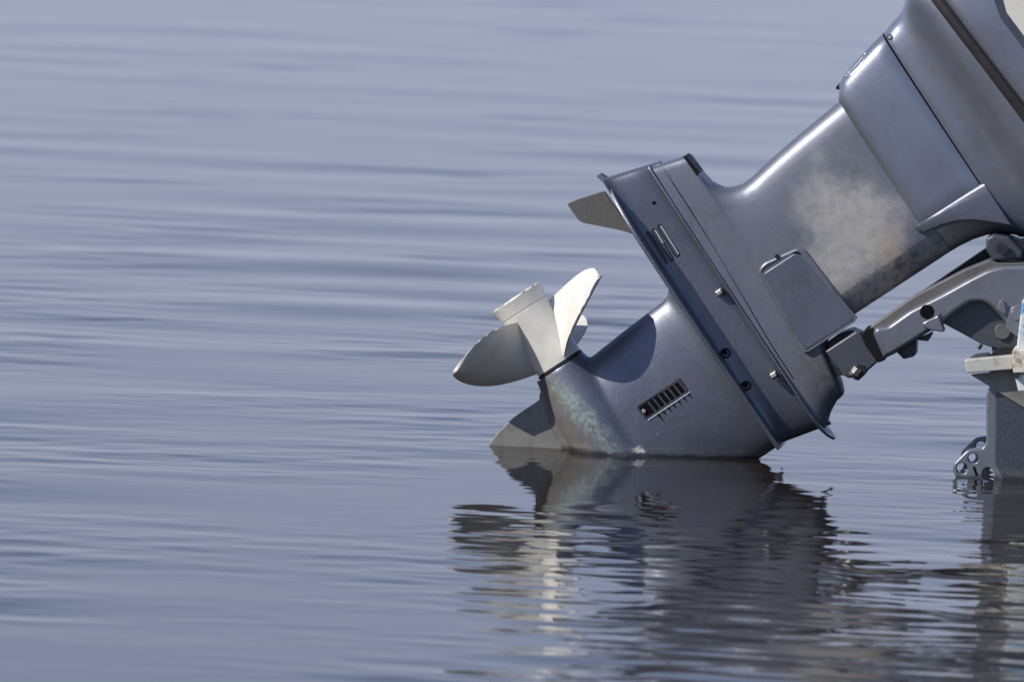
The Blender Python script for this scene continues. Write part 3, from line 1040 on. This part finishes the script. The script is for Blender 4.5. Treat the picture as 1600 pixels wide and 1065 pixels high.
# water intake grille on the gearcase
gq = [(994, 636), (1063, 590), (1077, 611), (1010, 656)]
grille = plate('intake_grille', fillet(gq, 4), on(T_gear, -0.004), on(T_gear, 0.0006), M_dark, motor)
fr_i = [(998, 637), (1062.5, 594), (1073.5, 610.5), (1010.5, 652)]
plate('grille_frame', fillet([(995.2, 636.2), (1062.8, 591.4), (1075.6, 610.9), (1010.2, 654.6)], 4), on(T_gear, -0.004), on(T_gear, 0.0016), M_darkgrey, grille, holes=[fillet(fr_i, 2)], bevel=0.0004, seg=1)
e1 = Vector((1063, 590)) - Vector((994, 636)); e2 = Vector((1010, 656)) - Vector((994, 636))
for i in range(7):
    u_ = 0.24 + i * 0.115
    p = Vector((994, 636)) + e1 * u_ + e2 * 0.16; q2 = Vector((994, 636)) + e1 * u_ + e2 * 0.97
    plate('intake_bar', stadium(tuple(p), tuple(q2), 1.2, 3), on(T_gear, -0.004), on(T_gear, 0.0020), M_darkgrey, grille)
    # scoop groove below each bar
    g0 = Vector((994, 636)) + e1 * u_ + e2 * 1.08; g1 = Vector((994, 636)) + e1 * u_ + e2 * (1.55 if i else 1.9)
    ex = e1.normalized()
    plate('scoop_groove', [tuple(g0 - ex * 1.8), tuple(g0 + ex * 1.8), tuple(g1)], on(T_gear, -0.003), on(T_gear, 0.0004), M_dark, grille)
plate('scoop_lip', [tuple(Vector((994, 636)) + e1 * 0.02 + e2 * 1.0), tuple(Vector((994, 636)) + e1 * 0.98 + e2 * 1.0), tuple(Vector((994, 636)) + e1 * 0.98 + e2 * 1.08), tuple(Vector((994, 636)) + e1 * 0.02 + e2 * 1.08)],
      on(T_gear, -0.003), on(T_gear, 0.0016), M_silver, grille)
wg = surf(T_gear, 1006, 642)
plate('grille_screw', circle(1006, 642, 3.4, 14), wg - 0.004, wg + 0.0032, M_steel, grille, bevel=0.0008, seg=2)

# ---- propeller
propeller = bpy.data.objects.new('propeller', None)
propeller.location = PC - base_pt
propeller.empty_display_size = 0.05
COL.objects.link(propeller); propeller.parent = motor
propeller['label'] = 'white three bladed propeller with chipped edges'


def pput(o):
    o.parent = propeller
    o.matrix_parent_inverse = Matrix.Translation(-PC)
    return o


def revolve(name, prof, mat, m=56, attr=None):
    verts, faces, ed = [], [], []
    for k, (a, r) in enumerate(prof):
        for i in range(m):
            an = 2 * PI * i / m
            verts.append(PC + AV * (a * px_m) + (SV * math.cos(an) + N * math.sin(an)) * (r * px_m))
            ed.append(attr[k] if attr else 0.0)
    for k in range(len(prof) - 1):
        for i in range(m):
            j = (i + 1) % m
            faces.append([k * m + i, k * m + j, (k + 1) * m + j, (k + 1) * m + i])
    o = mesh_obj(name, verts, faces, mat, None, sharp=28, attr=ed)
    return pput(o)


hub = revolve('hub', [(-40, 30), (-78, 37), (-81, 42.5), (-81, 44.5), (-79, 45.6), (-74, 44.4), (-66, 42.6), (-58.2, 41.4), (-57.4, 40.2), (-56.4, 40.2), (-55.6, 41.0), (-40, 39.8), (-15, 38.6), (10, 38.4), (40, 39.3), (43.5, 39.3), (44, 36)],
              M_prop, attr=[0, 0.2, 0.95, 0.99, 0.98, 0.4] + [0] * 11)
revolve('hub_bore', [(-60, 33), (-60, 2)], M_blackmetal)
revolve('shaft_ring', [(42, 34), (42.2, 38.0), (44.8, 38.4), (45.2, 40.6), (48.5, 40.8), (49, 38)], M_blackmetal)

RH, RT = 36.0, 158.0
PITCH = 2 * PI / 430.0                               # radians per axial pixel


def blade(th0):
    m, kc = 30, 22
    P = {}
    def pos(f, c_):
        ff = max(0.0, min(f, 1.0))
        aft = -46 - 5 * ff + 20 * ff ** 5
        fore = 40 - 16 * ff ** 1.2 - 30 * ff ** 4
        mid = (aft + fore) / 2; half = (fore - aft) / 2
        half *= math.sqrt(max(0.0, 1 - ff ** 5.5))
        a = mid + half * c_
        r = RH + (RT - RH) * ff
        th = th0 + PITCH * a + R(10) * ff + R(6) * ff * c_ * c_
        a -= 16 * ff
        return PC + AV * (a * px_m) + (SV * math.cos(th) + N * math.sin(th)) * (r * px_m)
    fs = [1 - (1 - i / m) ** 1.7 for i in range(m + 1)]
    cs = [math.sin(-PI / 2 + PI * j / kc) for j in range(kc + 1)]
    verts, faces, ed = [], [], []
    idn = {}
    for side in (0, 1):
        for i, f in enumerate(fs):
            for j, c_ in enumerate(cs):
                fe = min(f, 0.9985)
                p = pos(fe, c_)
                df = (pos(min(fe + 0.004, 0.9995), c_) - pos(fe - 0.004, c_))
                cc = max(-0.98, min(0.98, c_))
                dc = (pos(min(fe, 0.99), cc + 0.015) - pos(min(fe, 0.99), cc - 0.015))
                nn = df.cross(dc)
                nn = nn.normalized() if nn.length > 1e-12 else N
                th = 0.0085 * (1 - 0.62 * fe) * max(0.0, 1 - c_ * c_) ** 0.6 * (1 - fe ** 6) + 0.0016
                verts.append(p + nn * th * (0.5 if side else -0.5))
                ed.append(max(abs(c_) ** 3 if fe > 0.12 else 0, fe ** 6))
                idn[side, i, j] = len(verts) - 1
    for i in range(m):
        for j in range(kc):
            faces.append([idn[0, i, j], idn[0, i + 1, j], idn[0, i + 1, j + 1], idn[0, i, j + 1]])
            faces.append([idn[1, i, j], idn[1, i, j + 1], idn[1, i + 1, j + 1], idn[1, i + 1, j]])
        for j in (0, kc):
            faces.append([idn[0, i, j], idn[1, i, j], idn[1, i + 1, j], idn[0, i + 1, j]])
    for j in range(kc):
        faces.append([idn[0, m, j], idn[1, m, j], idn[1, m, j + 1], idn[0, m, j + 1]])
    return pput(mesh_obj('blade', verts, faces, M_prop, None, sharp=50, attr=ed))


TH0 = 32
for kb in range(3):
    blade(R(TH0 + 120 * kb))

# ---- swivel bracket (tilt arm)
near_arm = [(1363, 521), (1367, 511), (1387, 508), (1421, 484), (1472, 458), (1519, 432), (1543, 420), (1562, 415), (1600, 414), (1660, 420), (1700, 460),
            (1690, 560), (1620, 560), (1590, 530), (1562, 494), (1547, 479), (1534, 472.5), (1517, 473), (1505, 480), (1490, 491), (1475, 504), (1451, 519), (1430, 533), (1396, 554), (1380, 561)]
arm = rplate('swivel_bracket', fillet(near_arm, [8, 10, 4, 4, 4, 6, 8, 8, 10, 10, 10, 5, 5, 8, 8, 8, 6, 6, 6, 4, 3, 3, 3, 3, 6], 4), 0.065, 0.120, M_bright, motor, rb=7.5, depth=0.014, n=5)
plate('bracket_web', fillet([(1352, 521), (1362, 509), (1430, 462), (1503, 424), (1545, 407), (1562, 411), (1610, 410), (1660, 470), (1590, 500), (1540, 465), (1500, 475), (1440, 520), (1384, 556), (1372, 560)], 4), 0.020, 0.092, paint('casting_top', base=(0.13, 0.125, 0.12), metallic=0.3, rough=0.5, grime=0.8, coat=0, flake=0.4), arm, bevel=0.005)
plate('far_arm', fillet([(1352, 518), (1430, 463), (1539, 389), (1600, 392), (1660, 470), (1590, 470), (1500, 440), (1440, 480), (1384, 530)], 3), -0.118, -0.06, M_blackmetal, arm, bevel=0.004)
# lock plate hanging under the arm, with pins
lock = plate('lock_plate', fillet([(1470, 503), (1500, 472), (1560, 470), (1600, 500), (1604, 538), (1575, 548), (1548, 542), (1533, 537)], [4, 6, 6, 6, 8, 16, 10, 3], 5), 0.02, 0.088, M_darkgrey, motor, bevel=0.003)
cyl('pivot_pin', A(1566.5, 517.5, 0.07), A(1566.5, 517.5, 0.094), 12.5 * px_m, plain('dull_pin', (0.13, 0.13, 0.13), 0.4, 0.5), lock, n=28, bevel=0.0015)
link = plate('tilt_link', fillet([(1571, 513), (1578, 482), (1590, 476), (1612, 478), (1660, 520), (1660, 570), (1603, 536)], [2, 8, 8, 8, 4, 4, 4], 5), 0.116, 0.130, M_bright, motor, bevel=0.002)
cyl('link_pin', A(1588, 491.5, 0.122), A(1588, 491.5, 0.1325), 8.8 * px_m, M_bright, link, n=26, bevel=0.0012)
cyl('stop_pin', A(1534, 538, 0.085), A(1529, 545, 0.085), 2.6 * px_m, M_blackmetal, lock, n=10)
plate('lock_stem', [(1549, 540), (1590, 536), (1590, 562), (1552, 560)], 0.02, 0.08, M_darkgrey, lock, bevel=0.002)
# hole and lugs on the arm
hole = plate('arm_hole', circle(1448.5, 487, 11.2, 26), 0.105, 0.1208, M_dark, arm)  # flat dark disc, the hole's shade put in its colour
lug = rplate('arm_lug', fillet([(1440, 505), (1448, 500), (1462, 494), (1466, 487), (1470, 500), (1476, 517), (1473, 519), (1452, 516), (1444, 512)], 2), 0.105, 0.134, M_bright, arm, rb=2.5, depth=0.010)
plate('arm_lug', fillet([(1557, 484), (1562, 470), (1568, 470), (1572, 486), (1569, 491)], 2), 0.11, 0.130, M_bright, arm, bevel=0.004)
plate('arm_foot', fillet([(1433, 531), (1448, 524), (1456, 519), (1455, 525), (1450, 533)], 1), 0.06, 0.11, M_blackmetal, arm, bevel=0.002)
plate('arm_foot', fillet([(1400, 549), (1425, 536), (1432, 533), (1431, 553), (1428, 557), (1412, 561)], 2), 0.05, 0.10, M_blackmetal, arm, bevel=0.003)

# ---- steering yoke, mount and rod at the foot of the leg
yoke = rplate('mount_yoke', fillet([(1289, 549), (1338, 517), (1345, 519), (1356, 540), (1374, 563), (1346, 588), (1326, 591), (1317, 586)], 3), 0.03, 0.086, M_darkgrey, motor, rb=3.5)
plate('mount_bush', fillet([(1346, 523), (1352, 513), (1364, 512), (1384, 562), (1372, 567), (1352, 540)], 3), 0.03, 0.098, M_black, motor, bevel=0.004)
plate('mount_core', fillet([(1290, 537), (1312, 521), (1330, 515), (1340, 520), (1330, 540), (1300, 555)], 4), -0.05, 0.03, M_blackmetal, motor, bevel=0.005)
plate('mount_core', fillet([(1296, 572), (1310, 570), (1318, 586), (1303, 588)], 2), -0.05, 0.04, M_blackmetal, motor, bevel=0.003)
hexbolt('pivot_bolt', 1566, 388, 0.088, 0.008, 0.010, N, M_blackmetal, motor)
nut = hexbolt('yoke_nut', 1338, 580, 0.098, 0.0095, 0.013, (AV * 0.35 - SV).normalized(), M_steel, motor)
plate('nut_block', fillet([(1328, 582), (1338, 568), (1352, 571), (1354, 583), (1341, 595), (1333, 592)], 3), 0.05, 0.088, M_blackmetal, motor, bevel=0.002)
# pivot fittings under the apron
piv = rplate('pivot_fitting', fillet([(1541, 372), (1552, 366), (1576, 370), (1598, 392), (1598, 404), (1552, 408), (1540, 390)], 3), 0.02, 0.085, M_darkgrey, motor, rb=5)
plate('pivot_shroud', fillet([(1576, 372), (1592, 378), (1640, 360), (1660, 420), (1600, 412), (1590, 396)], 3), -0.03, 0.06, M_blackmetal, motor, bevel=0.004)

# ---- clamp brackets on the transom
br_out = [(1548, 600), (1541, 614), (1541, 690), (1536, 700), (1522, 701), (1511, 703), (1489, 725), (1488, 735), (1494, 745), (1498, 775), (1580, 800), (1760, 800), (1760, 470), (1650, 480), (1600, 560)]
br_r = [12, 6, 10, 8, 6, 8, 10, 8, 6, 0, 0, 0, 0, 0, 0]
holes = [circle(1520.5, 716, 8.3, 18), circle(1503, 732, 9, 18), circle(1544, 740, 9.8, 20)]
brk = rplate('clamp_bracket', fillet(br_out, br_r, 5), 0.128, 0.152, M_bright, motor, holes=holes, rb=3.0, hb=1.5, label='near clamp bracket with round holes at the waterline')
plate('bracket_face', fillet([(1558, 600), (1555, 618), (1554, 722), (1571, 755), (1577, 790), (1755, 790), (1755, 480), (1650, 490)], 5), 0.140, 0.1575, paint('bracket_paint', base=(0.085, 0.090, 0.108), grime=0.5), brk, bevel=0.004)
plate('bracket_slot', stadium((1522, 730), (1526, 741), 2.0, 4), 0.140, 0.1524, M_dark, brk)
# the far one, the same shape on the other side
far = brk.copy(); COL.objects.link(far)
far.matrix_parent_inverse = Matrix.Translation(-motor.location)
far.location = N * -0.235
far['label'] = 'far clamp bracket seen behind the near one'
fp = [c_ for c_ in brk.children if c_.name.startswith('bracket_face')][0].copy(); COL.objects.link(fp); fp.parent = far
# stay plate below the bar
plate('stay_plate', fillet([(1516, 585), (1582, 578), (1620, 590), (1620, 646), (1600, 636), (1560, 612)], 2), 0.156, 0.164, plain('dirty_alloy', (0.22, 0.21, 0.19), 0.3, 0.5, 0.7, (0.12, 0.11, 0.1), 40), motor, bevel=0.002)
plate('stay_boss', fillet([(1513, 561), (1522, 555), (1543, 553), (1548, 558)], 2), 0.12, 0.16, M_darkgrey, motor, bevel=0.002)
cyl('clamp_tube', L(1010, 1330, -0.13), L(1010, 1330, 0.13), 0.028, M_blackmetal, motor, n=24)
